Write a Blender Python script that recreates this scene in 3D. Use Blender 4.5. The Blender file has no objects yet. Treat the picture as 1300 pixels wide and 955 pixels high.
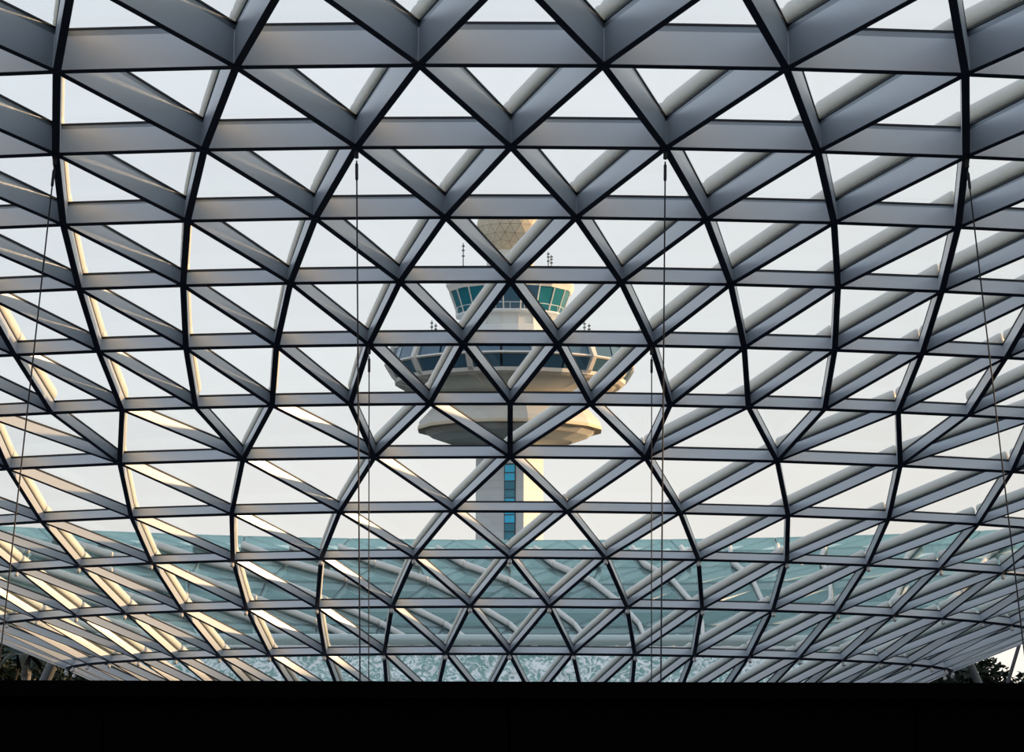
import bpy, bmesh, math, random
from mathutils import Vector, Matrix, noise

# ------------------------------------------------------------------ camera, sky, sun, exposure
scn = bpy.context.scene
C = scn.collection
W_PX, H_PX = 1300.0, 955.0
F_PX, PITCH, PAN, ROLL = 4100.07, 0.139227, 0.000498, 0.00282
CX, CY = 650.0, 433.0                       # optical centre of the 1300 x 866 photograph

fwd = Vector((math.sin(PAN) * math.cos(PITCH), math.cos(PAN) * math.cos(PITCH), math.sin(PITCH)))
right0 = Vector((math.cos(PAN), -math.sin(PAN), 0))
up0 = right0.cross(fwd)
right = right0 * math.cos(ROLL) + up0 * math.sin(ROLL)
up = up0 * math.cos(ROLL) - right0 * math.sin(ROLL)
cam_data = bpy.data.cameras.new('camera')
cam = bpy.data.objects.new('camera', cam_data)
C.objects.link(cam)
cam.matrix_world = Matrix((
    (right.x, up.x, -fwd.x, 0), (right.y, up.y, -fwd.y, 0), (right.z, up.z, -fwd.z, 0), (0, 0, 0, 1)))
cam_data.sensor_fit = 'HORIZONTAL'
cam_data.sensor_width = 36.0
cam_data.lens = 36.0 * F_PX / W_PX
cam_data.shift_x = (W_PX / 2 - CX) / W_PX
cam_data.shift_y = (CY - H_PX / 2) / W_PX
cam_data.clip_start = 0.1
cam_data.clip_end = 5000
scn.camera = cam

SUN_AZ, SUN_EL = math.radians(75), math.radians(7.5)     # azimuth from +Y (ahead) towards +X (right)
sun_dir = Vector((math.sin(SUN_AZ) * math.cos(SUN_EL), math.cos(SUN_AZ) * math.cos(SUN_EL), math.sin(SUN_EL)))
sun_l = bpy.data.lights.new('sun', 'SUN')
sun_l.energy = 8.0
sun_l.angle = math.radians(3.0)
sun_l.color = (1.0, 0.64, 0.33)
sun = bpy.data.objects.new('sun', sun_l)
C.objects.link(sun)
sun.rotation_euler = (-sun_dir).to_track_quat('-Z', 'Y').to_euler()
sun.location = sun_dir * 300

world = bpy.data.worlds.new('sky')
scn.world = world
world.use_nodes = True
nt = world.node_tree
nt.nodes.clear()
N = nt.nodes.new
tc = N('ShaderNodeTexCoord')
sep = N('ShaderNodeSeparateXYZ')
nt.links.new(tc.outputs['Generated'], sep.inputs[0])
ramp = N('ShaderNodeValToRGB')
nt.links.new(sep.outputs['Z'], ramp.inputs[0])
els = ramp.color_ramp.elements
els[0].position = 0.0
els[0].color = (1.06, 0.98, 0.88, 1)
els[1].position = 1.0
els[1].color = (0.62, 0.72, 0.86, 1)
for p, c in ((0.07, (1.02, 0.99, 0.945)), (0.13, (0.95, 0.98, 1.0)), (0.22, (0.93, 0.98, 1.04)), (0.5, (0.78, 0.86, 0.98))):
    e = els.new(p)
    e.color = (*c, 1)
dot = N('ShaderNodeVectorMath')
dot.operation = 'DOT_PRODUCT'
nt.links.new(tc.outputs['Generated'], dot.inputs[0])
dot.inputs[1].default_value = (math.sin(SUN_AZ), math.cos(SUN_AZ), 0.1)
mr = N('ShaderNodeMapRange')
mr.inputs[1].default_value = -0.2
mr.inputs[2].default_value = 1.0
nt.links.new(dot.outputs['Value'], mr.inputs[0])
glow = N('ShaderNodeMix')
glow.data_type = 'RGBA'
nt.links.new(mr.outputs[0], glow.inputs[0])
glow.inputs[6].default_value = (0.955, 0.995, 1.04, 1)
glow.inputs[7].default_value = (1.16, 1.07, 0.93, 1)
cl = N('ShaderNodeTexNoise')
cl.inputs['Scale'].default_value = 7.0
cl.inputs['Detail'].default_value = 4.0
mp = N('ShaderNodeMapping')
mp.inputs['Scale'].default_value = (1, 1, 5)
nt.links.new(tc.outputs['Generated'], mp.inputs[0])
nt.links.new(mp.outputs[0], cl.inputs['Vector'])
cmr = N('ShaderNodeMapRange')
cmr.inputs[3].default_value = 0.93
cmr.inputs[4].default_value = 1.06
nt.links.new(cl.outputs[0], cmr.inputs[0])
m1 = N('ShaderNodeMix')
m1.data_type = 'RGBA'
m1.blend_type = 'MULTIPLY'
m1.inputs[0].default_value = 1
nt.links.new(ramp.outputs[0], m1.inputs[6])
nt.links.new(glow.outputs[2], m1.inputs[7])
vm = N('ShaderNodeVectorMath')
vm.operation = 'SCALE'
nt.links.new(m1.outputs[2], vm.inputs[0])
nt.links.new(cmr.outputs[0], vm.inputs['Scale'])
bg = N('ShaderNodeBackground')
nt.links.new(vm.outputs[0], bg.inputs[0])
bg.inputs[1].default_value = 1.0
out = N('ShaderNodeOutputWorld')
nt.links.new(bg.outputs[0], out.inputs[0])

scn.view_settings.view_transform = 'Standard'
scn.view_settings.look = 'None'
scn.view_settings.gamma = 1.0
scn.view_settings.use_curve_mapping = False
scn.view_settings.exposure = 0.0
scn.cycles.transparent_max_bounces = 24
scn.cycles.max_bounces = 8


# ------------------------------------------------------------------ helpers
def to_px(p):
    d = p.dot(fwd)
    if d <= 0.5:
        return None
    return CX + F_PX * p.dot(right) / d, CY - F_PX * p.dot(up) / d


def at(px, py, Y):
    """point of the place at depth y = Y seen at a pixel of the photograph"""
    d = fwd + right * ((px - CX) / F_PX) - up * ((py - CY) / F_PX)
    return d * (Y / d.y)


def material(name, color, rough=0.5, metal=0.0, spec=0.5, noise_amt=0.0, noise_scale=3.0, stretch=(1, 1, 1), bump=0.0, rough_amt=0.0):
    m = bpy.data.materials.new(name)
    m.use_nodes = True
    t = m.node_tree
    b = t.nodes['Principled BSDF']
    b.inputs['Base Color'].default_value = (*color, 1)
    b.inputs['Roughness'].default_value = rough
    b.inputs['Metallic'].default_value = metal
    b.inputs['Specular IOR Level'].default_value = spec
    if noise_amt or bump or rough_amt:
        tcn = t.nodes.new('ShaderNodeTexCoord')
        mpn = t.nodes.new('ShaderNodeMapping')
        mpn.inputs['Scale'].default_value = stretch
        t.links.new(tcn.outputs['Object'], mpn.inputs[0])
        nz = t.nodes.new('ShaderNodeTexNoise')
        nz.inputs['Scale'].default_value = noise_scale
        nz.inputs['Detail'].default_value = 5
        t.links.new(mpn.outputs[0], nz.inputs['Vector'])
        if noise_amt:
            r = t.nodes.new('ShaderNodeMapRange')
            r.inputs[1].default_value = 0.25
            r.inputs[2].default_value = 0.75
            r.inputs[3].default_value = 1 - noise_amt
            r.inputs[4].default_value = 1 + noise_amt
            t.links.new(nz.outputs[0], r.inputs[0])
            v = t.nodes.new('ShaderNodeVectorMath')
            v.operation = 'SCALE'
            v.inputs[0].default_value = color
            t.links.new(r.outputs[0], v.inputs['Scale'])
            t.links.new(v.outputs[0], b.inputs['Base Color'])
        if rough_amt:
            r = t.nodes.new('ShaderNodeMapRange')
            r.inputs[3].default_value = max(0.02, rough - rough_amt)
            r.inputs[4].default_value = rough + rough_amt
            t.links.new(nz.outputs[0], r.inputs[0])
            t.links.new(r.outputs[0], b.inputs['Roughness'])
        if bump:
            bp = t.nodes.new('ShaderNodeBump')
            bp.inputs['Strength'].default_value = bump
            t.links.new(nz.outputs[0], bp.inputs['Height'])
            t.links.new(bp.outputs[0], b.inputs['Normal'])
    return m


def glass_material(name, tint, body, body_amt, rough=0.02):
    """thin glazing: clear tinted transmission, Fresnel reflection and a little milky body from the printed dots"""
    m = bpy.data.materials.new(name)
    m.use_nodes = True
    t = m.node_tree
    t.nodes.clear()
    tr = t.nodes.new('ShaderNodeBsdfTransparent')
    tr.inputs[0].default_value = (*tint, 1)
    df = t.nodes.new('ShaderNodeBsdfDiffuse')
    df.inputs[0].default_value = (*body, 1)
    gl = t.nodes.new('ShaderNodeBsdfGlossy')
    gl.inputs['Roughness'].default_value = rough
    gl.inputs[0].default_value = (0.46, 0.72, 0.70, 1)      # green-teal outer coating
    fr = t.nodes.new('ShaderNodeFresnel')
    geo = t.nodes.new('ShaderNodeNewGeometry')
    ior = t.nodes.new('ShaderNodeMapRange')          # the pane is a slab: leaving it counts like entering it
    ior.inputs[3].default_value = 1.25
    ior.inputs[4].default_value = 1 / 1.25
    t.links.new(geo.outputs['Backfacing'], ior.inputs[0])
    t.links.new(ior.outputs[0], fr.inputs['IOR'])
    a = t.nodes.new('ShaderNodeMixShader')
    a.inputs[0].default_value = body_amt
    t.links.new(tr.outputs[0], a.inputs[1])
    t.links.new(df.outputs[0], a.inputs[2])
    b = t.nodes.new('ShaderNodeMixShader')
    t.links.new(fr.outputs[0], b.inputs[0])
    t.links.new(a.outputs[0], b.inputs[1])
    t.links.new(gl.outputs[0], b.inputs[2])
    o = t.nodes.new('ShaderNodeOutputMaterial')
    t.links.new(b.outputs[0], o.inputs[0])
    return m


M = {
    'paint': material('grey_blue_metallic_paint', (0.575, 0.61, 0.645), 0.36, 0.32, 0.5, 0.025, 0.5),
    'flange': material('navy_flange', (0.085, 0.112, 0.185), 0.5, 0.0, 0.3),  # darker navy on the beams' bottom faces and the hubs
    'channel': material('glazing_channel_aluminium', (0.28, 0.315, 0.35), 0.4, 0.4),
    'gasket': material('black_rubber_gasket', (0.012, 0.015, 0.022), 0.6),
    'glass': glass_material('roof_glass', (0.985, 0.992, 0.998), (0.25, 0.50, 0.50), 0.008),
    'seal': material('pale_joint_sealant', (0.78, 0.79, 0.80), 0.5),
    'tube': material('pale_grey_tube_coating', (0.68, 0.66, 0.61), 0.42, 0.0, 0.4, 0.05, 2.0),
    'cable': material('dark_steel_cable', (0.018, 0.02, 0.028), 0.6),
    'fitting': material('white_lamp_housing', (0.85, 0.85, 0.83), 0.3),
    'concrete': material('pale_tower_concrete', (0.74, 0.75, 0.73), 0.8, 0, 0.3, 0.05, 0.6),
    'cream': material('cream_tower_cladding', (0.76, 0.72, 0.64), 0.7, 0, 0.3, 0.04, 0.7),
    'under': material('grey_green_soffit', (0.70, 0.69, 0.63), 0.8, 0, 0.3, 0.05, 0.5),
    'seam': material('brown_panel_seam', (0.20, 0.155, 0.10), 0.8),
    'radome': material('beige_radome_panel', (0.74, 0.62, 0.44), 0.7, 0, 0.3, 0.05, 0.5),
    'teal_glass': material('teal_window_glass', (0.02, 0.17, 0.21), 0.12, 0.0, 0.8),
    'blue_glass': material('dark_blue_window_glass', (0.06, 0.13, 0.19), 0.15, 0.0, 0.8),
    'cyan_glass': material('cyan_window_glass', (0.0, 0.62, 0.95), 0.15, 0.0, 0.6),
    'teal_panel': material('dull_teal_spandrel', (0.03, 0.25, 0.34), 0.3, 0.0, 0.5),
    'dark_metal': material('dark_metal', (0.08, 0.09, 0.10), 0.5, 0.5),
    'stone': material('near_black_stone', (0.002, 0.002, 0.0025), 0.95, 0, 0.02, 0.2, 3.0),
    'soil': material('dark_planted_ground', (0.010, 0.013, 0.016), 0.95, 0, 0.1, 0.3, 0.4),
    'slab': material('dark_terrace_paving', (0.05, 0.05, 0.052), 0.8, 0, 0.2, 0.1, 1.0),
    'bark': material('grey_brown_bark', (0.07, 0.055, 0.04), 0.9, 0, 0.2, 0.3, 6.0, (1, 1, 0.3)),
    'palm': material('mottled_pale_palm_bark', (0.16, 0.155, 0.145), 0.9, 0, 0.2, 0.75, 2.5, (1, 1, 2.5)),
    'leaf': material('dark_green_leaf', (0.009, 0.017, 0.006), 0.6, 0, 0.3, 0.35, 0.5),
    'strut': material('grey_column_paint', (0.075, 0.08, 0.085), 0.5, 0.2),
}


def tag(o, label, cat, group=None, kind=None):
    o['label'] = label
    o['category'] = cat
    if group:
        o['group'] = group
    if kind:
        o['kind'] = kind
    return o


def empty(name, loc=(0, 0, 0)):
    o = bpy.data.objects.new(name, None)
    o.location = loc
    C.objects.link(o)
    return o


def link(name, me, mats, parent=None):
    for m in mats:
        me.materials.append(m)
    o = bpy.data.objects.new(name, me)
    C.objects.link(o)
    if parent is not None:
        o.parent = parent
        if parent.type == 'EMPTY':
            o.matrix_parent_inverse = Matrix.Translation(-Vector(parent.location))
    return o


class MB:
    """vertex / face collector, with a material slot per face; builds ONE mesh object"""

    def __init__(s):
        s.v, s.f, s.m = [], [], []

    def add(s, verts, faces, mi=0):
        o = len(s.v)
        s.v += [tuple(p) for p in verts]
        s.f += [tuple(i + o for i in f) for f in faces]
        s.m += list(mi) if isinstance(mi, (list, tuple)) else [mi] * len(faces)

    def join(s, other):
        s.add(other.v, other.f, other.m)

    def box(s, lo, hi, mi=0):
        x0, y0, z0 = lo
        x1, y1, z1 = hi
        s.add([(x0, y0, z0), (x1, y0, z0), (x1, y1, z0), (x0, y1, z0), (x0, y0, z1), (x1, y0, z1), (x1, y1, z1), (x0, y1, z1)],
              [(0, 3, 2, 1), (4, 5, 6, 7), (0, 1, 5, 4), (1, 2, 6, 5), (2, 3, 7, 6), (3, 0, 4, 7)], mi)

    def loft(s, rings, caps=True, mi=0):
        n = len(rings[0])
        vs = [p for r in rings for p in r]
        fs = []
        for a in range(len(rings) - 1):
            for i in range(n):
                j = (i + 1) % n
                fs.append((a * n + i, a * n + j, (a + 1) * n + j, (a + 1) * n + i))
        if caps:
            fs.append(tuple(range(n))[::-1])
            fs.append(tuple((len(rings) - 1) * n + i for i in range(n)))
        s.add(vs, fs, mi)

    def tube(s, pts, rad, n=8, mi=0):
        pts = [Vector(p) for p in pts]
        rings = []
        for i, p in enumerate(pts):
            t = (pts[min(i + 1, len(pts) - 1)] - pts[max(i - 1, 0)]).normalized()
            a = t.orthogonal().normalized() if i == 0 else (rings_a - t * rings_a.dot(t)).normalized()
            rings_a = a
            b = t.cross(a)
            r = rad[i] if isinstance(rad, (list, tuple)) else rad
            rings.append([p + a * (r * math.cos(2 * math.pi * k / n)) + b * (r * math.sin(2 * math.pi * k / n)) for k in range(n)])
        s.loft(rings, True, mi)

    def lathe(s, centre, prof, n, rot=0.0, mi=0, caps=True):
        cx, cy, cz = centre
        s.loft([[(cx + r * math.cos(rot + 2 * math.pi * k / n), cy + r * math.sin(rot + 2 * math.pi * k / n), cz + z) for k in range(n)] for r, z in prof], caps, mi)

    def build(s, name, mats, parent=None, smooth=False):
        me = bpy.data.meshes.new(name)
        me.from_pydata(s.v, [], s.f)
        for p, mi in zip(me.polygons, s.m):
            p.material_index = mi
            p.use_smooth = smooth
        me.update()
        bm = bmesh.new()
        bm.from_mesh(me)
        bmesh.ops.recalc_face_normals(bm, faces=bm.faces)
        bm.to_mesh(me)
        bm.free()
        return link(name, me, mats if isinstance(mats, (list, tuple)) else [mats], parent)


# ------------------------------------------------------------------ ground, terrace, added front, rear and right walls
GROUND_Z = -14.0
b = MB()
b.lathe((0, 300, GROUND_Z), [(1500, -0.5), (1500, 0.0)], 48)
g = b.build('floor', M['soil'])
tag(g, 'dark planted ground far below the glass roof', 'ground', kind='structure')

b = MB()
b.box((-30, -14, -1.95), (30, 12.0, -1.6))
o = b.build('floor_terrace', M['slab'])
tag(o, 'dark paved terrace below the eye line', 'terrace', kind='structure')

WALL_Y = 12.0
wt = at(650, 866, WALL_Y).z
root = empty('wall_front_filler', (0, WALL_Y, -1.6))  # added filler that keeps the bottom strip dark; no wall known here
tag(root, 'added low near-black filler wall with a flat coping along the bottom of the view', 'wall', kind='structure')
b = MB()
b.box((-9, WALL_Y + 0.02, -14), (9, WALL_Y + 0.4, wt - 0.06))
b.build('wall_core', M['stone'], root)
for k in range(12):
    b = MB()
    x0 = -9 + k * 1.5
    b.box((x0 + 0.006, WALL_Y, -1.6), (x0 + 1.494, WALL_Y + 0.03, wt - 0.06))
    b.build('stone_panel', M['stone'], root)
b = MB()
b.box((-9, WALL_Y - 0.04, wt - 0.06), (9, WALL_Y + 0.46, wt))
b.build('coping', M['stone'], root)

b = MB()
b.box((-70, -17, -14), (70, -16, 17))  # unseen, added to keep low sky light off the beam undersides
for k in range(5):
    b.box((-70, -16, -1.9 + 3.8 * k), (70, -14.2, -1.5 + 3.8 * k))
o = b.build('wall_rear_blocker', M['slab'])
tag(o, 'unseen dark terraced hall wall added behind the viewer to block sky light', 'wall', kind='structure')
b = MB()
b.box((57, 40, -14), (58, 210, 12.4))  # unseen, added to stop low sun reaching the right-hand beams from below
for k in range(5):
    b.box((55.2, 40, -9 + 4.2 * k), (57, 210, -8.6 + 4.2 * k))
o = b.build('wall_right_blocker', M['slab'])
tag(o, 'unseen dark terraced hall wall added to the right of the view to block low sun, under the roof edge', 'wall', kind='structure')

# ------------------------------------------------------------------ the glass grid shell
AXIS = 110.0                                  # the funnel's vertical axis stands 110 m ahead
DL = math.radians(3.6)                        # 100 bays around
ROWS = [  # name, radius, height, fin depth
    ('X', 69.5, 13.75, 1.10), ('Y', 63.6, 13.66, 1.0), ('Z', 58.1, 13.42, 0.90),
    ('A', 52.981, 13.014, 0.80), ('B', 48.077, 12.50, 0.60), ('C', 43.525, 11.92, 0.485), ('D', 39.171, 11.252, 0.345),
    ('E', 35.174, 10.401, 0.335), ('F', 31.381, 9.457, 0.30), ('G', 27.765, 8.52, 0.315), ('H', 24.286, 7.433, 0.265),
    ('I', 21.067, 6.429, 0.235), ('J', 17.908, 5.261, 0.25), ('K', 14.869, 4.052, 0.235), ('L', 11.95, 2.75, 0.235), ('M', 9.1, 1.35, 0.235)]
NR = len(ROWS)
IDX = {r[0]: i for i, r in enumerate(ROWS)}
IF, IG = IDX['F'], IDX['G']
SLOPE = []
for i in range(NR):
    a, c = ROWS[max(i - 1, 0)], ROWS[min(i + 1, NR - 1)]
    SLOPE.append(math.atan2(a[2] - c[2], a[1] - c[1]))


def parity(i):           # offset of the nodes of a row, in units of its own step
    if i <= IF:
        return 0.0 if (IF - i) % 2 == 0 else 0.5
    return 0.0 if (i - IG) % 2 == 0 else 1.0


def step(i):
    return 1.0 if i <= IF else 2.0


def node(i, k):
    _, r, z, d = ROWS[i]
    th = k * DL
    return Vector((r * math.sin(th), AXIS - r * math.cos(th), z))


def normal(i, k):
    th = k * DL
    s = SLOPE[i]
    return Vector((-math.sin(s) * math.sin(th), math.sin(s) * math.cos(th), math.cos(s)))


def beam_mb(i0, k0, i1, k1, w):
    p0, p1 = node(i0, k0), node(i1, k1)
    n0, n1 = normal(i0, k0), normal(i1, k1)
    d0, d1 = ROWS[i0][3], ROWS[i1][3]
    t = (p1 - p0).normalized()
    s = t.cross((n0 + n1).normalized()).normalized()
    p0 = p0 + t * (w * 0.35)
    p1 = p1 - t * (w * 0.35)
    h = w / 2
    rings = []
    for p, n, d in ((p0, n0, d0), (p1, n1, d1)):
        prof = [(-h, 0), (h, 0), (h, 0.80 * d), (h - 0.018, 0.80 * d), (h - 0.018, d - 0.04), (h, d - 0.04), (h, d),
                (-h, d), (-h, d - 0.04), (-h + 0.018, d - 0.04), (-h + 0.018, 0.80 * d), (-h, 0.80 * d)]
        rings.append([p + s * a + n * e for a, e in prof])
    mb = MB()
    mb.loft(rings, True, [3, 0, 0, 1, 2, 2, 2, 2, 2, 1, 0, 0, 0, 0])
    return mb


def row_w(i):
    return 0.225 - 0.0055 * max(0, i - 3)


def tube_h(i):
    return 0.40 - 0.017 * max(0, i - 3)


def tube_mb(i0, k0, i1, k1):
    p0, p1 = node(i0, k0), node(i1, k1)
    n0, n1 = normal(i0, k0), normal(i1, k1)
    t = (p1 - p0).normalized()
    s = t.cross((n0 + n1).normalized()).normalized()
    L = (p1 - p0).length
    rings = []
    for u, q in ((0.012, 0.6), (0.02, 0.92), (0.035, 1.0), (0.97, 1.0), (0.98, 0.92), (0.99, 0.6)):
        p = p0.lerp(p1, u)
        n = n0.lerp(n1, u).normalized()
        d = ROWS[i0][3] * (1 - u) + ROWS[i1][3] * u
        hh = (tube_h(i0) * (1 - u) + tube_h(i1) * u) * 0.5
        c = p + n * (d + 0.02 + hh)
        rings.append([c + s * (hh * 0.62 * q * math.cos(2 * math.pi * a / 12)) + n * (hh * q * math.sin(2 * math.pi * a / 12)) for a in range(12)])
    mb = MB()
    mb.loft(rings)
    return mb


def pane_mb(tri):
    lo = [node(i, k) + normal(i, k) * ROWS[i][3] for i, k in tri]
    c = sum(lo, Vector()) / 3
    nn = [normal(i, k) for i, k in tri]
    mb = MB()
    lo = [p + (c - p).normalized() * 0.06 for p in lo]
    hi = [p + n * 0.03 for p, n in zip(lo, nn)]
    mb.add(lo + hi, [(0, 1, 2), (5, 4, 3), (0, 3, 4, 1), (1, 4, 5, 2), (2, 5, 3, 0)])
    return mb


def hub_mb(i, k):
    p, n = node(i, k), normal(i, k)
    d = ROWS[i][3]
    a = Vector((math.cos(k * DL), math.sin(k * DL), 0))
    a = (a - n * a.dot(n)).normalized()
    bb = n.cross(a)
    r = row_w(i) * 0.56
    mb = MB()
    mb.loft([[p + n * h + a * (r * q * math.cos(math.pi / 3 * j)) + bb * (r * q * math.sin(math.pi / 3 * j)) for j in range(6)]
             for h, q in ((-0.012, 0.85), (0.01, 1.0), (d - 0.02, 1.0))])
    return mb


def seam_mb(i, k):
    # bright sealed joint where the two upper fins of a node meet
    p, n = node(i, k), normal(i, k)
    th = k * DL
    o_ = Vector((math.sin(th), -math.cos(th), 0))
    o_ = (o_ - n * o_.dot(n)).normalized()
    up_r, here = ROWS[i - 1], ROWS[i]
    half = math.atan2(here[1] * DL * 0.5 * up_r[1] / here[1], up_r[1] - here[1])
    q = p + o_ * (row_w(i) * 0.34 / math.sin(half) + 0.004)
    mb = MB()
    mb.tube([q + n * 0.02, q + n * (here[3] * 0.80)], 0.014, 6)
    return mb


def lamp_mb(i, k):
    p, n = node(i, k), normal(i, k)
    mb = MB()
    aim = (-n + Vector((0, -0.4, -0.3))).normalized()
    q = p - n * 0.012
    mb.tube([q, q - n * 0.08], 0.018, 6, 1)
    c = q - n * 0.09
    mb.tube([c - aim * 0.06, c - aim * 0.03, c + aim * 0.06, c + aim * 0.085], [0.03, 0.055, 0.06, 0.035], 8, 0)
    return mb


def on_screen(pts, margin=0):
    """pixel box of the points inside the frame, as an area; 0 when out of the picture"""
    q = [to_px(p) for p in pts]
    if any(a is None for a in q):
        return 0.0
    x0, x1 = min(a[0] for a in q), max(a[0] for a in q)
    y0, y1 = min(a[1] for a in q), max(a[1] for a in q)
    if x1 < -margin or x0 > W_PX + margin or y1 < -margin or y0 > 866 + margin:
        return 0.0
    return max(x1 - x0, 2) * max(y1 - y0, 2)


def node_ks(i, lo, hi):
    st, off = step(i), parity(i)
    a = math.ceil((lo - off) / st)
    res = []
    while a * st + off <= hi + 1e-6:
        res.append(a * st + off)
        a += 1
    return res


def collect(rows, lo, hi):
    """every member of the lattice between two angles (in bays): kind -> list of (points, maker)"""
    el = {'ring_beam': [], 'diagonal_beam': [], 'tubed_diagonal_beam': [], 'radial_beam': [], 'shade_tube': [], 'glass_pane': [], 'node_hub': [], 'node_seam': [], 'node_lamp': []}

    def put(kind, ends, fn):
        pts = [node(i, k) for i, k in ends] + [node(i, k) + normal(i, k) * ROWS[i][3] for i, k in ends]
        el[kind].append((pts, fn))
    first, last = rows[0], rows[-1]
    for i in rows:
        st = step(i)
        for k in node_ks(i, lo, hi):
            w = row_w(i)
            put('node_hub', [(i, k)], lambda i=i, k=k: hub_mb(i, k))
            if ROWS[i][0] in 'ABCDEF':
                put('node_seam', [(i, k)], lambda i=i, k=k: seam_mb(i, k))
            if ROWS[i][0] in 'IJK':
                put('node_lamp', [(i, k)], lambda i=i, k=k: lamp_mb(i, k))
            if k + st <= hi + 1e-6:
                put('ring_beam', [(i, k), (i, k + st)], lambda i=i, k=k, st=st, w=w: beam_mb(i, k, i, k + st, w))
            if i == last:
                continue
            wd = w * 0.68
            j = i + 1
            if i == IF:
                if round(k) % 2 == 0:
                    put('radial_beam', [(i, k), (j, k)], lambda i=i, k=k, j=j, wd=wd: beam_mb(j, k, i, k, wd))
                    for s in (-1, 1):
                        if lo <= k + s <= hi:
                            t = [(i, k), (i, k + s), (j, k)]
                            put('glass_pane', t, lambda t=t: pane_mb(t))
                    continue
                half = 1.0
            else:
                half = st / 2
            if k - half >= lo - 1e-6:
                put('tubed_diagonal_beam', [(j, k - half), (i, k)], lambda i=i, k=k, j=j, h=half, wd=wd: beam_mb(j, k - h, i, k, wd))
                put('shade_tube', [(j, k - half), (i, k)], lambda i=i, k=k, j=j, h=half: tube_mb(j, k - h, i, k))
            if k + half <= hi + 1e-6:
                put('diagonal_beam', [(j, k + half), (i, k)], lambda i=i, k=k, j=j, h=half, wd=wd: beam_mb(j, k + h, i, k, wd))
            if k - half >= lo - 1e-6 and k + half <= hi + 1e-6:
                t = [(i, k), (j, k - half), (j, k + half)]
                put('glass_pane', t, lambda t=t: pane_mb(t))
            if i != IF and k + st <= hi + 1e-6:
                t = [(i, k), (i, k + st), (j, k + half)]
                put('glass_pane', t, lambda t=t: pane_mb(t))
    return el


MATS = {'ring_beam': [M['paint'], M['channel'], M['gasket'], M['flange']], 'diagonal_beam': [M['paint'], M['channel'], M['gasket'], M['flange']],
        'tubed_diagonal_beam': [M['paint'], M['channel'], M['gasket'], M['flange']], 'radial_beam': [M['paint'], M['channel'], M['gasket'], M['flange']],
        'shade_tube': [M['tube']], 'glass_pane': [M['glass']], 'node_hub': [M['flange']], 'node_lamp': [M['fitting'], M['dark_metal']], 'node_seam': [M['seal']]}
REST = {'ring_beam': 'outlying_ring_lattice', 'diagonal_beam': 'outlying_diagonal_lattice', 'tubed_diagonal_beam': 'outlying_tubed_lattice', 'radial_beam': 'outlying_radial_lattice',
        'shade_tube': 'outlying_tube_field', 'glass_pane': 'outlying_glazing', 'node_hub': 'outlying_hub_field', 'node_lamp': 'outlying_lamp_field', 'node_seam': 'outlying_seam_field'}


def build_lattice(root, el, skip=(), most=300):
    for kind, items in el.items():
        if kind in skip:
            continue
        ranked = sorted(((on_screen(p), n) for n, (p, _) in enumerate(items)), reverse=True)
        chosen = set(n for a, n in ranked[:most] if a > 0)
        rest = MB()
        for n, (p, fn) in enumerate(items):
            mb = fn()
            if n in chosen:
                mb.build(kind, MATS[kind], root, smooth=(kind == 'shade_tube'))
            else:
                rest.join(mb)
        if rest.v and kind not in ('node_lamp', 'node_seam'):
            o = rest.build(REST[kind], MATS[kind], root)
            o['kind'] = 'stuff'


near = empty('ceiling', (0, AXIS, GROUND_Z))
tag(near, 'grey-blue triangular steel and glass lattice vault curving down like a funnel', 'glass ceiling', kind='structure')
# wide rows overhead only need the bays around the view; the funnel itself runs right round to its far side
near_el = {k: [] for k in REST}
for rows, a in ((range(0, IDX['D'] + 1), 13), ):
    e = collect(list(rows), -a, a)
    for k in e:
        near_el[k] += e[k]
e = collect(list(range(IDX['D'], IDX['G'] + 1)), -16, 16)
for k in e:
    near_el[k] += [x for x in e[k] if not (k in ('ring_beam', 'node_hub', 'node_seam', 'node_lamp') and all(abs(p.z - ROWS[IDX['D']][2]) < 1e-4 for p in x[0][:len(x[0]) // 2]) and abs(x[0][0].x) < 39.171 * math.sin(13.2 * DL))]
e = collect(list(range(IDX['G'], NR)), -26, 26)
for k in e:
    near_el[k] += [x for x in e[k] if not (k in ('ring_beam', 'node_hub', 'node_seam', 'node_lamp') and all(abs(p.z - ROWS[IDX['G']][2]) < 1e-4 for p in x[0][:len(x[0]) // 2]) and abs(x[0][0].x) < 27.765 * math.sin(16.2 * DL) and x[0][0].y < AXIS)]
build_lattice(near, near_el)

far = empty('roof', (0, AXIS + 20, GROUND_Z))
tag(far, 'teal glazed far slope of the roof carrying pale diagonal tubes, in front of the tower', 'glass roof', kind='structure')
far_el = collect(list(range(IDX['G'], IDX['M'])), 26, 74)
e = collect(list(range(IDX['D'], IDX['G'] + 1)), 38, 62)
e['shade_tube'] = [x for x in e['shade_tube'] if x[0][1].z < ROWS[IDX['D']][2] - 0.1]      # the crest carries no tubes
for k in e:
    far_el[k] += [x for x in e[k] if not (k in ('ring_beam', 'node_hub', 'node_seam', 'node_lamp') and all(abs(p.z - ROWS[IDX['G']][2]) < 1e-4 for p in x[0][:len(x[0]) // 2]))]
build_lattice(far, far_el, skip=('node_hub', 'node_lamp', 'node_seam'))

# ------------------------------------------------------------------ hall wall under the far slope
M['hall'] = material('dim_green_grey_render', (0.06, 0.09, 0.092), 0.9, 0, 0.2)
HY = 168.0
root = empty('wall_back', (-2, HY, GROUND_Z))
tag(root, 'dim green-grey hall wall behind the teal far slope of the roof', 'wall', kind='structure')
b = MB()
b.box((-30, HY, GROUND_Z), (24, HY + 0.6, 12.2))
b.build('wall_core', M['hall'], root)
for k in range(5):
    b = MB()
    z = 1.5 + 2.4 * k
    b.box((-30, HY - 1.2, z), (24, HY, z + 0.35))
    b.build('gallery_slab', M['hall'], root)

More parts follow.
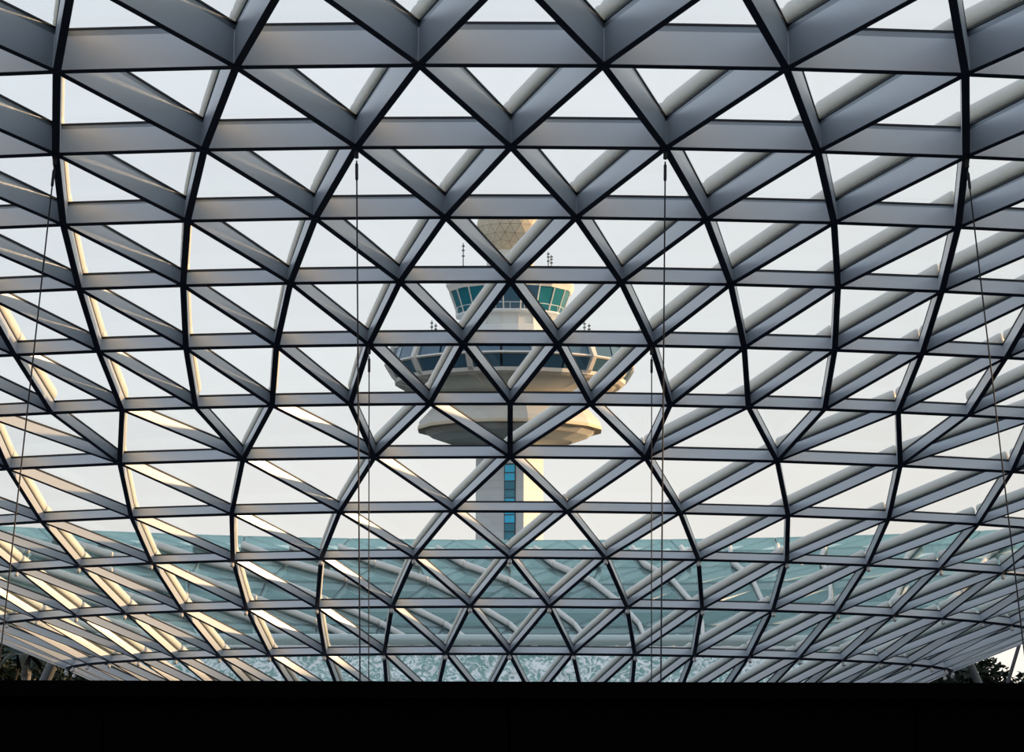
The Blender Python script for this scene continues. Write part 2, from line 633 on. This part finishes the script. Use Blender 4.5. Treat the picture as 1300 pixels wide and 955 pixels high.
# ------------------------------------------------------------------ water curtain and pipe over the opening
PY = 116.0
pz = at(650, 812.5, PY).z
pr = empty('water_pipe', (0, PY, pz))
tag(pr, 'long pale grey-green pipe lying level behind the lowest glass, above the water', 'pipe')
b = MB()
b.tube([(-15.5, PY, pz), (-5, PY, pz), (5, PY, pz), (15.5, PY, pz)], 0.19, 16)
M['pipe'] = material('grey_green_pipe', (0.50, 0.58, 0.56), 0.35, 0.1)
b.build('pipe_run', M['pipe'], pr, smooth=True)
b = MB()
b.box((-13.5, PY - 0.22, pz - 0.30), (13.5, PY + 0.05, pz - 0.22))
b.build('weir_lip', M['fitting'], pr)
for k in range(9):
    b = MB()
    x = -12 + 3 * k
    b.tube([(x - 0.06, PY, pz), (x + 0.06, PY, pz)], 0.215, 16)
    b.build('pipe_collar', M['pipe'], pr)

mw = bpy.data.materials.new('churning_water')
mw.use_nodes = True
t = mw.node_tree
pb = t.nodes['Principled BSDF']
tcn = t.nodes.new('ShaderNodeTexCoord')
nz0 = t.nodes.new('ShaderNodeTexNoise')
nz0.inputs['Scale'].default_value = 1.6
nz0.inputs['Detail'].default_value = 3
t.links.new(tcn.outputs['Object'], nz0.inputs['Vector'])
mx = t.nodes.new('ShaderNodeMix')
mx.data_type = 'RGBA'
mx.inputs[0].default_value = 0.35
t.links.new(tcn.outputs['Object'], mx.inputs[6])
t.links.new(nz0.outputs['Color'], mx.inputs[7])
nz = t.nodes.new('ShaderNodeTexNoise')
nz.inputs['Scale'].default_value = 4.6
nz.inputs['Detail'].default_value = 4
nz.inputs['Distortion'].default_value = 2.2
t.links.new(mx.outputs[2], nz.inputs['Vector'])
cr = t.nodes.new('ShaderNodeValToRGB')
cr.color_ramp.elements[0].position = 0.43
cr.color_ramp.elements[0].color = (0.24, 0.42, 0.38, 1)
cr.color_ramp.elements[1].position = 0.60
cr.color_ramp.elements[1].color = (0.95, 0.97, 0.96, 1)
t.links.new(nz.outputs[0], cr.inputs[0])
t.links.new(cr.outputs[0], pb.inputs['Base Color'])
pb.inputs['Roughness'].default_value = 0.25
wm = MB()
nx, nzv = 260, 40
grid = []
for side in (0, 1):
    for jz in range(nzv + 1):
        for ix in range(nx + 1):
            x = -13.2 + 26.4 * ix / nx
            z = pz - 0.33 - 3.6 * jz / nzv
            q = noise.noise(Vector((x * 1.7, z * 2.4, 3.1)) + noise.noise_vector(Vector((x, z, 0))) * 0.8)
            y = (PY - 0.06 - 0.16 * q if side == 0 else PY + 0.14) - 0.7 * (pz - 0.33 - z)
            grid.append((x, y, z))
fs = []
n1 = nx + 1
for side in (0, 1):
    o0 = side * n1 * (nzv + 1)
    for jz in range(nzv):
        for ix in range(nx):
            a = o0 + jz * n1 + ix
            fs.append((a, a + 1, a + n1 + 1, a + n1))
oo = n1 * (nzv + 1)
for ix in range(nx):
    fs.append((ix, ix + 1, oo + ix + 1, oo + ix))
    a = nzv * n1 + ix
    fs.append((a, a + 1, oo + a + 1, oo + a))
wm.add(grid, fs)
o = wm.build('water_curtain', mw, smooth=True)
tag(o, 'rippling white and teal water seen through the lowest panes', 'water', kind='stuff')


# ------------------------------------------------------------------ control tower
TY = 320.0
TS = (at(651, 433, TY) - at(650, 433, TY)).length        # metres per photo pixel at the tower
axis = at(647.5, 433, TY)
TX = axis.x


def tz(py):
    return at(647.5, py, TY).z


tower = empty('control_tower', (TX, TY, GROUND_Z))
tag(tower, 'airport control tower with teal cab, wide faceted pod and beige dome on top', 'control tower')


def prof(pairs):
    return [(r * TS, tz(y)) for r, y in pairs]


def tl(name, pairs, n, mat, rot=0.0, parent=None, smooth=False):
    mb = MB()
    mb.lathe((TX, TY, 0), prof(pairs), n, rot)
    return mb.build(name, mat, parent or tower, smooth)


def ringpt(r, y, a):
    return Vector((TX + r * TS * math.cos(a), TY + r * TS * math.sin(a), tz(y)))


# shaft, turned so that one corner faces right of the viewer
a_sh = 65 * TS / 2
phi = math.radians(22.6)


def shp(u, v, z):         # u along the front face, v out of the front face towards the viewer
    ex = Vector((math.cos(phi), math.sin(-phi), 0))
    ey = Vector((-math.sin(phi), -math.cos(phi), 0))
    p = Vector((TX, TY, 0)) + ex * u + ey * v
    return Vector((p.x, p.y, z))


b = MB()
zt = tz(520)
b.loft([[shp(-a_sh, a_sh, z), shp(a_sh, a_sh, z), shp(a_sh, -a_sh, z), shp(-a_sh, -a_sh, z)] for z in (GROUND_Z, zt)])
b.build('shaft', M['concrete'], tower)
# horizontal joints of the cladding
for k, y in enumerate(range(586, 700, 9)):
    b = MB()
    z = tz(y)
    e = a_sh + 0.02
    b.loft([[shp(-e, e, zz), shp(e, e, zz), shp(e, -e, zz), shp(-e, -e, zz)] for zz in (z - 0.025, z + 0.025)])
    b.build('cladding_joint', M['under'], tower)
# stair window strip
u0 = (648 - 605) / 60.0 * 2 * a_sh - a_sh
wh = 7.2 * TS / math.cos(phi)
b = MB()
b.loft([[shp(u0 - wh, a_sh + d, z) for z in (tz(700), tz(592))] + [shp(u0 + wh, a_sh + d, z) for z in (tz(592), tz(700))] for d in (-0.05, 0.06)])
strip = b.build('window_strip', M['dark_metal'], tower)
ys = [593.5 + 10.6 * k for k in range(10)]
for k, y in enumerate(ys):
    b = MB()
    z0, z1 = tz(y + 9.6), tz(y + 0.6)
    b.loft([[shp(u0 - wh * 0.84, a_sh + d, z0), shp(u0 - wh * 0.84, a_sh + d, z1), shp(u0 + wh * 0.84, a_sh + d, z1), shp(u0 + wh * 0.84, a_sh + d, z0)] for d in (0.03, 0.10)])
    b.build('window_pane', M['teal_panel'] if k % 5 in (2, 3) else M['cyan_glass'], strip)

ROT = math.radians(-90 + 11)
tl('dish_pod', [(63, 505), (70, 512), (98, 519), (116, 538), (117, 544), (112, 547)], 16, M['cream'], ROT)
tl('dish_pod_band', [(112, 543.5), (118, 544), (118, 548), (110, 549)], 16, M['radome'], ROT)
tl('dish_pod_soffit', [(111, 547.5), (100, 555), (80, 562), (44, 566)], 16, M['under'], ROT)
tl('pod_neck', [(62, 485), (62, 530)], 24, M['concrete'], ROT)
tl('pod_soffit', [(141, 490), (130, 495), (100, 503), (60, 508)], 24, M['under'], ROT)
tl('pod_ledge', [(130, 484), (147, 484.5), (146, 489), (141, 492), (128, 493)], 24, M['cream'], ROT)
tl('pod_core', [(140, 445), (148, 467), (138, 488)], 24, M['dark_metal'], ROT)
tl('pod_brow', [(146, 465.5), (157, 466), (158, 468), (156, 469.5), (146, 469.5)], 24, M['cream'], ROT)
tl('pod_eave', [(140, 448), (150, 448), (150.5, 444), (147, 441), (140, 441)], 24, M['cream'], ROT)
tl('pod_roof', [(147, 441.5), (60, 432), (52, 430)], 24, M['concrete'], ROT)
n24 = 24
for k in range(n24):
    a0 = ROT + 2 * math.pi * k / n24
    a1 = ROT + 2 * math.pi * (k + 1) / n24
    if math.sin((a0 + a1) / 2) > 0.35:
        continue
    g_ = 0.010
    for (ra, ya, rb, yb) in ((154, 465.5, 149, 448), (146.5, 484.5, 154.5, 469.5)):
        b = MB()
        b.loft([[ringpt(ra - d, ya, a0 + g_), ringpt(ra - d, ya, a1 - g_), ringpt(rb - d, yb, a1 - g_), ringpt(rb - d, yb, a0 + g_)] for d in (4, 0)])
        b.build('window_pane', M['blue_glass'], tower)
    if k % 2 == 0:
        b = MB()
        rr = []
        for r_in, r_out, y, w_ in ((90, 112, 502, .03), (124, 140, 493, .026), (138, 151, 484, .022), (148, 161, 468, .018), (140, 155, 455, .026), (138, 153, 444, .034), (138, 147, 440, .034)):
            rr.append([ringpt(r_in, y, a0 - w_), ringpt(r_out, y, a0 - w_), ringpt(r_out, y, a0 + w_), ringpt(r_in, y, a0 + w_)])
        b.loft(rr)
        b.build('rib', M['cream'], tower)
tl('cab_base', [(54, 436), (54, 418), (52, 417), (52, 404), (70, 403.5), (70, 401.5), (60, 401)], 16, M['concrete'], ROT)
n16 = 16
for k in range(n16):
    a0 = ROT + 2 * math.pi * k / n16
    if math.sin(a0) > 0.3:
        continue
    b = MB()
    b.loft([[ringpt(52.2, y, a0 - 0.012), ringpt(53.2, y, a0 - 0.012), ringpt(53.2, y, a0 + 0.012), ringpt(52.2, y, a0 + 0.012)] for y in (417, 404)])
    b.build('wall_joint', M['under'], tower)
rail = MB()
pts = [ringpt(69, 393.5, 2 * math.pi * k / 32) for k in range(33)]
rail.tube(pts, 0.035, 6)
rail_o = rail.build('gallery_rail', M['fitting'], tower)
for k in range(24):
    a = 2 * math.pi * k / 24
    b = MB()
    b.tube([ringpt(69, 402, a), ringpt(69, 393.5, a)], 0.025, 5)
    b.build('post', M['fitting'], rail_o)
tl('cab_core', [(62, 402), (72, 371)], 20, M['blue_glass'], ROT)
n20 = 20
for k in range(n20):
    a0 = ROT + 2 * math.pi * k / n20
    a1 = ROT + 2 * math.pi * (k + 1) / n20
    if math.sin((a0 + a1) / 2) > 0.35:
        continue
    b = MB()
    q = []
    for d in (0.0, 1.5):
        q.append([ringpt(64.5 + d, 402, a0 + .015), ringpt(64.5 + d, 402, a1 - .015), ringpt(75.5 + d, 371, a1 - .013), ringpt(75.5 + d, 371, a0 + .013)])
    b.loft(q)
    side = abs(math.cos((a0 + a1) / 2))
    b.build('window_pane', M['teal_glass'] if side > 0.55 else M['blue_glass'], tower)
    b = MB()
    b.tube([ringpt(66.3, 402, a0), ringpt(77.3, 371, a0)], 0.07, 6)
    b.build('mullion', M['cream'], tower)
tl('cab_roof', [(74, 371.5), (79, 373), (83, 366), (82, 357), (76, 349), (50, 344), (20, 342)], 12, M['cream'], ROT)
# radome
rc = ringpt(0, 291, 0)
R_ = 43.5 * TS
bm = bmesh.new()
bmesh.ops.create_icosphere(bm, subdivisions=3, radius=R_ * 0.985)
me = bpy.data.meshes.new('radome')
bm.to_mesh(me)
bm.free()
rad = link('radome', me, [M['seam']], tower)
rad.matrix_parent_inverse = Matrix.Identity(4)
rad.location = rc - Vector(tower.location)
bm = bmesh.new()
bmesh.ops.create_icosphere(bm, subdivisions=3, radius=R_)
for f in bm.faces:
    c = f.calc_center_median()
    if c.y > 0.1 * R_ or c.z < -0.75 * R_:
        continue
    vs = [v.co + (c - v.co).normalized() * 0.035 for v in f.verts]
    mb = MB()
    mb.add(vs + [v * 0.975 for v in vs], [(0, 1, 2), (5, 4, 3), (0, 3, 4, 1), (1, 4, 5, 2), (2, 5, 3, 0)])
    mb.build('panel', M['radome'], rad)
bm.free()
b = MB()
b.lathe((TX, TY, 0), prof([(30, 345), (30, 318)]), 16)
b.build('radome_plinth', M['cream'], tower)
for px, y0, y1 in ((588, 345, 309), (700, 346, 324), (696, 346, 320), (548, 440, 407), (742, 440, 408), (748, 440, 411), (553, 440, 411)):
    b = MB()
    p = at(px, y0, TY)
    q = at(px, y1, TY)
    b.tube([(p.x, TY, p.z), (p.x, TY, q.z)], 0.05, 6)
    for u in (0.55, 0.75, 0.9):
        z = p.z + (q.z - p.z) * u
        b.box((p.x - 0.14, TY - 0.14, z - 0.05), (p.x + 0.14, TY + 0.14, z + 0.05))
    b.build('antenna', M['dark_metal'], tower)


# ------------------------------------------------------------------ cables hanging from the lattice
def cable(i, k, px1, py1, label, r=0.015):
    p = node(i, k) - normal(i, k) * 0.01
    q = at(px1, py1, p.y)
    d = q - p
    e = p + d * ((GROUND_Z - p.z) / d.z)
    t_ = d.normalized()
    root = empty('suspension_cable', p)
    tag(root, label, 'cable', 'cables hanging from the lattice')
    b = MB()
    b.tube([p + t_ * 0.25, e], r, 8)
    b.build('wire', M['cable'], root)
    b = MB()
    b.tube([p, p + t_ * 0.06, p + t_ * 0.07, p + t_ * 0.2, p + t_ * 0.21], [0.022, 0.022, 0.04, 0.04, 0.022], 8)
    b.build('end_socket', M['cable'], root)
    b = MB()
    b.tube([p + t_ * 0.3, p + t_ * 0.32, p + t_ * 0.62, p + t_ * 0.64], [0.016, 0.03, 0.03, 0.016], 8)
    b.build('turnbuckle', M['cable'], root)


cable(IDX['B'], -1, 457, 860, 'thin dark cable dropping from high on the lattice, on the tower\'s shaded side')
cable(IDX['B'], 1, 839, 860, 'thin dark cable dropping from high on the lattice, on the sunlit side of the tower')
cable(IDX['E'], -1.5, 468, 860, 'shorter thin cable starting level with the pod, on the tower\'s shaded side', 0.013)
cable(IDX['E'], 1.5, 827, 860, 'shorter thin cable starting level with the pod, on the sunlit side of the tower', 0.013)
cable(IDX['B'], -3, 4, 800, 'slanting thin cable near the sunlit beams at the left edge')
cable(IDX['B'], 3, 1297, 800, 'slanting thin cable near the right edge of the lattice')


# ------------------------------------------------------------------ columns and trees under the roof
def column(name, pa, pb_, Y, r, label):
    a, c = at(*pa, Y), at(*pb_, Y)
    d = (c - a)
    lo = a + d * ((GROUND_Z - a.z) / d.z)
    hi = a + d * ((8.6 - a.z) / d.z)
    root = empty(name, lo)
    tag(root, label, 'column')
    u = d.normalized()
    b = MB()
    b.tube([lo, hi], r, 14)
    b.build('column_shaft', M['strut'], root, smooth=False)
    b = MB()
    b.tube([lo, lo + u * 0.5], r * 1.8, 14)
    b.build('base_shoe', M['strut'], root)
    b = MB()
    b.tube([hi - u * 0.6, hi], [r * 1.05, r * 1.6], 14)
    b.build('column_head', M['strut'], root)


column('leaning_column', (57, 865), (69, 838), 136, 0.24, 'grey leaning steel column among the dark trees at lower left')
column('leaning_column', (1241, 865), (1229, 838), 136, 0.17, 'grey leaning steel column among the dark trees at lower right')
column('leaning_column', (1286, 845), (1295, 815), 138, 0.08, 'slender pale leaning post against the bright gap at the lower right corner')

rng = random.Random(4)


def leaf_crown(centres, n, size):
    mb = MB()
    vs, fs = [], []
    tot = sum(c[1] ** 3 for c in centres)
    for c, rad_ in centres:
        m_ = int(n * rad_ ** 3 / tot)
        for _ in range(m_):
            d = Vector((rng.gauss(0, 1), rng.gauss(0, 1), rng.gauss(0, 1))).normalized()
            p = c + d * rad_ * (rng.random() ** 0.4)
            a = Vector((rng.gauss(0, 1), rng.gauss(0, 1), rng.gauss(0, 0.6))).normalized()
            bb = a.cross(Vector((rng.gauss(0, 1), rng.gauss(0, 1), rng.gauss(0, 1)))).normalized()
            s = size * rng.uniform(0.6, 1.3)
            o_ = len(vs)
            nn = a.cross(bb)
            vs += [p - a * s, p + bb * s * 0.42 + nn * s * 0.1, p + a * s, p - bb * s * 0.42 + nn * s * 0.1]
            fs += [(o_, o_ + 1, o_ + 2), (o_, o_ + 2, o_ + 3)]
    mb.add(vs, fs)
    return mb


def tree(px, py_top, Y, spread, label, n=11000, size=0.21):
    top = at(px, py_top, Y)
    base = Vector((top.x, Y, GROUND_Z))
    h = top.z - GROUND_Z
    root = empty('forest_tree', base)
    tag(root, label, 'tree', 'trees below the lattice')
    b = MB()
    b.tube([base, base + Vector((0.2, 0.1, h * 0.3)), base + Vector((-0.1, 0, h * 0.6)), base + Vector((0, 0, h * 0.9))], [0.38, 0.3, 0.22, 0.06], 9)
    for k in range(5):
        a = k * 1.3
        z = h * (0.45 + 0.09 * k)
        b.tube([base + Vector((0, 0, z)), base + Vector((math.cos(a) * spread * 0.6, math.sin(a) * spread * 0.6, z + h * 0.12))], [0.14, 0.03], 6)
    b.build('trunk', M['bark'], root)
    cs = []
    for k in range(13):
        u = k / 12
        a = k * 2.4
        rr = spread * (0.55 * math.sin(math.pi * (0.12 + 0.8 * u)))
        cs.append((base + Vector((math.cos(a) * rr, math.sin(a) * rr, h * (0.34 + 0.60 * u))), spread * rng.uniform(0.42, 0.58) * (1.0 - 0.35 * u)))
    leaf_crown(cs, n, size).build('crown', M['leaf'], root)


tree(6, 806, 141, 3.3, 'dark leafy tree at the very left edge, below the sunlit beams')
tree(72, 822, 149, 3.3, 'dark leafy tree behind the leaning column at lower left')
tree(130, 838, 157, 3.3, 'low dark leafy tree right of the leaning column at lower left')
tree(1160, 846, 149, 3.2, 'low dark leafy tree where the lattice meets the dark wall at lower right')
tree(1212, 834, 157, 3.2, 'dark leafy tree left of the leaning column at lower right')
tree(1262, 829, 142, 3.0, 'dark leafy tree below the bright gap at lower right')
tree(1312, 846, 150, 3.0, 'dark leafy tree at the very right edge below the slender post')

# palm-like trunk with ring scars
pb0 = at(33, 835, 132)
root = empty('palm_tree', (pb0.x, 132, GROUND_Z))
tag(root, 'pale mottled palm trunk in front of the dark trees at lower left', 'palm')
b = MB()
hh = pb0.z - GROUND_Z
pts, rr = [], []
for k in range(60):
    u = k / 59
    pts.append((pb0.x + 0.1 * math.sin(u * 3), 132, GROUND_Z + hh * u))
    rr.append(0.22 * (1.1 - 0.3 * u) * (1.0 + (0.16 if k % 2 else -0.06)))
b.tube(pts, rr, 10)
b.build('trunk', M['palm'], root)
for k in range(11):
    a = k * 2 * math.pi / 11 + 0.2
    mb = MB()
    tip = Vector((pb0.x, 132, GROUND_Z + hh))
    pv, fv = [], []
    for s in range(9):
        u = s / 8
        c = tip + Vector((math.cos(a) * 1.7 * u, math.sin(a) * 1.7 * u, 0.35 * math.sin(u * 2.2) - 0.7 * u * u))
        sd = Vector((-math.sin(a), math.cos(a), 0)) * (0.22 * math.sin(math.pi * (0.08 + 0.9 * u)))
        pv += [c - sd - Vector((0, 0, 0.06)), c, c + sd - Vector((0, 0, 0.06)), c - Vector((0, 0, 0.03))]
        if s:
            o_ = 4 * (s - 1)
            for q in range(4):
                fv.append((o_ + q, o_ + (q + 1) % 4, o_ + 4 + (q + 1) % 4, o_ + 4 + q))
    mb.add(pv, fv)
    mb.build('frond', M['leaf'], root)
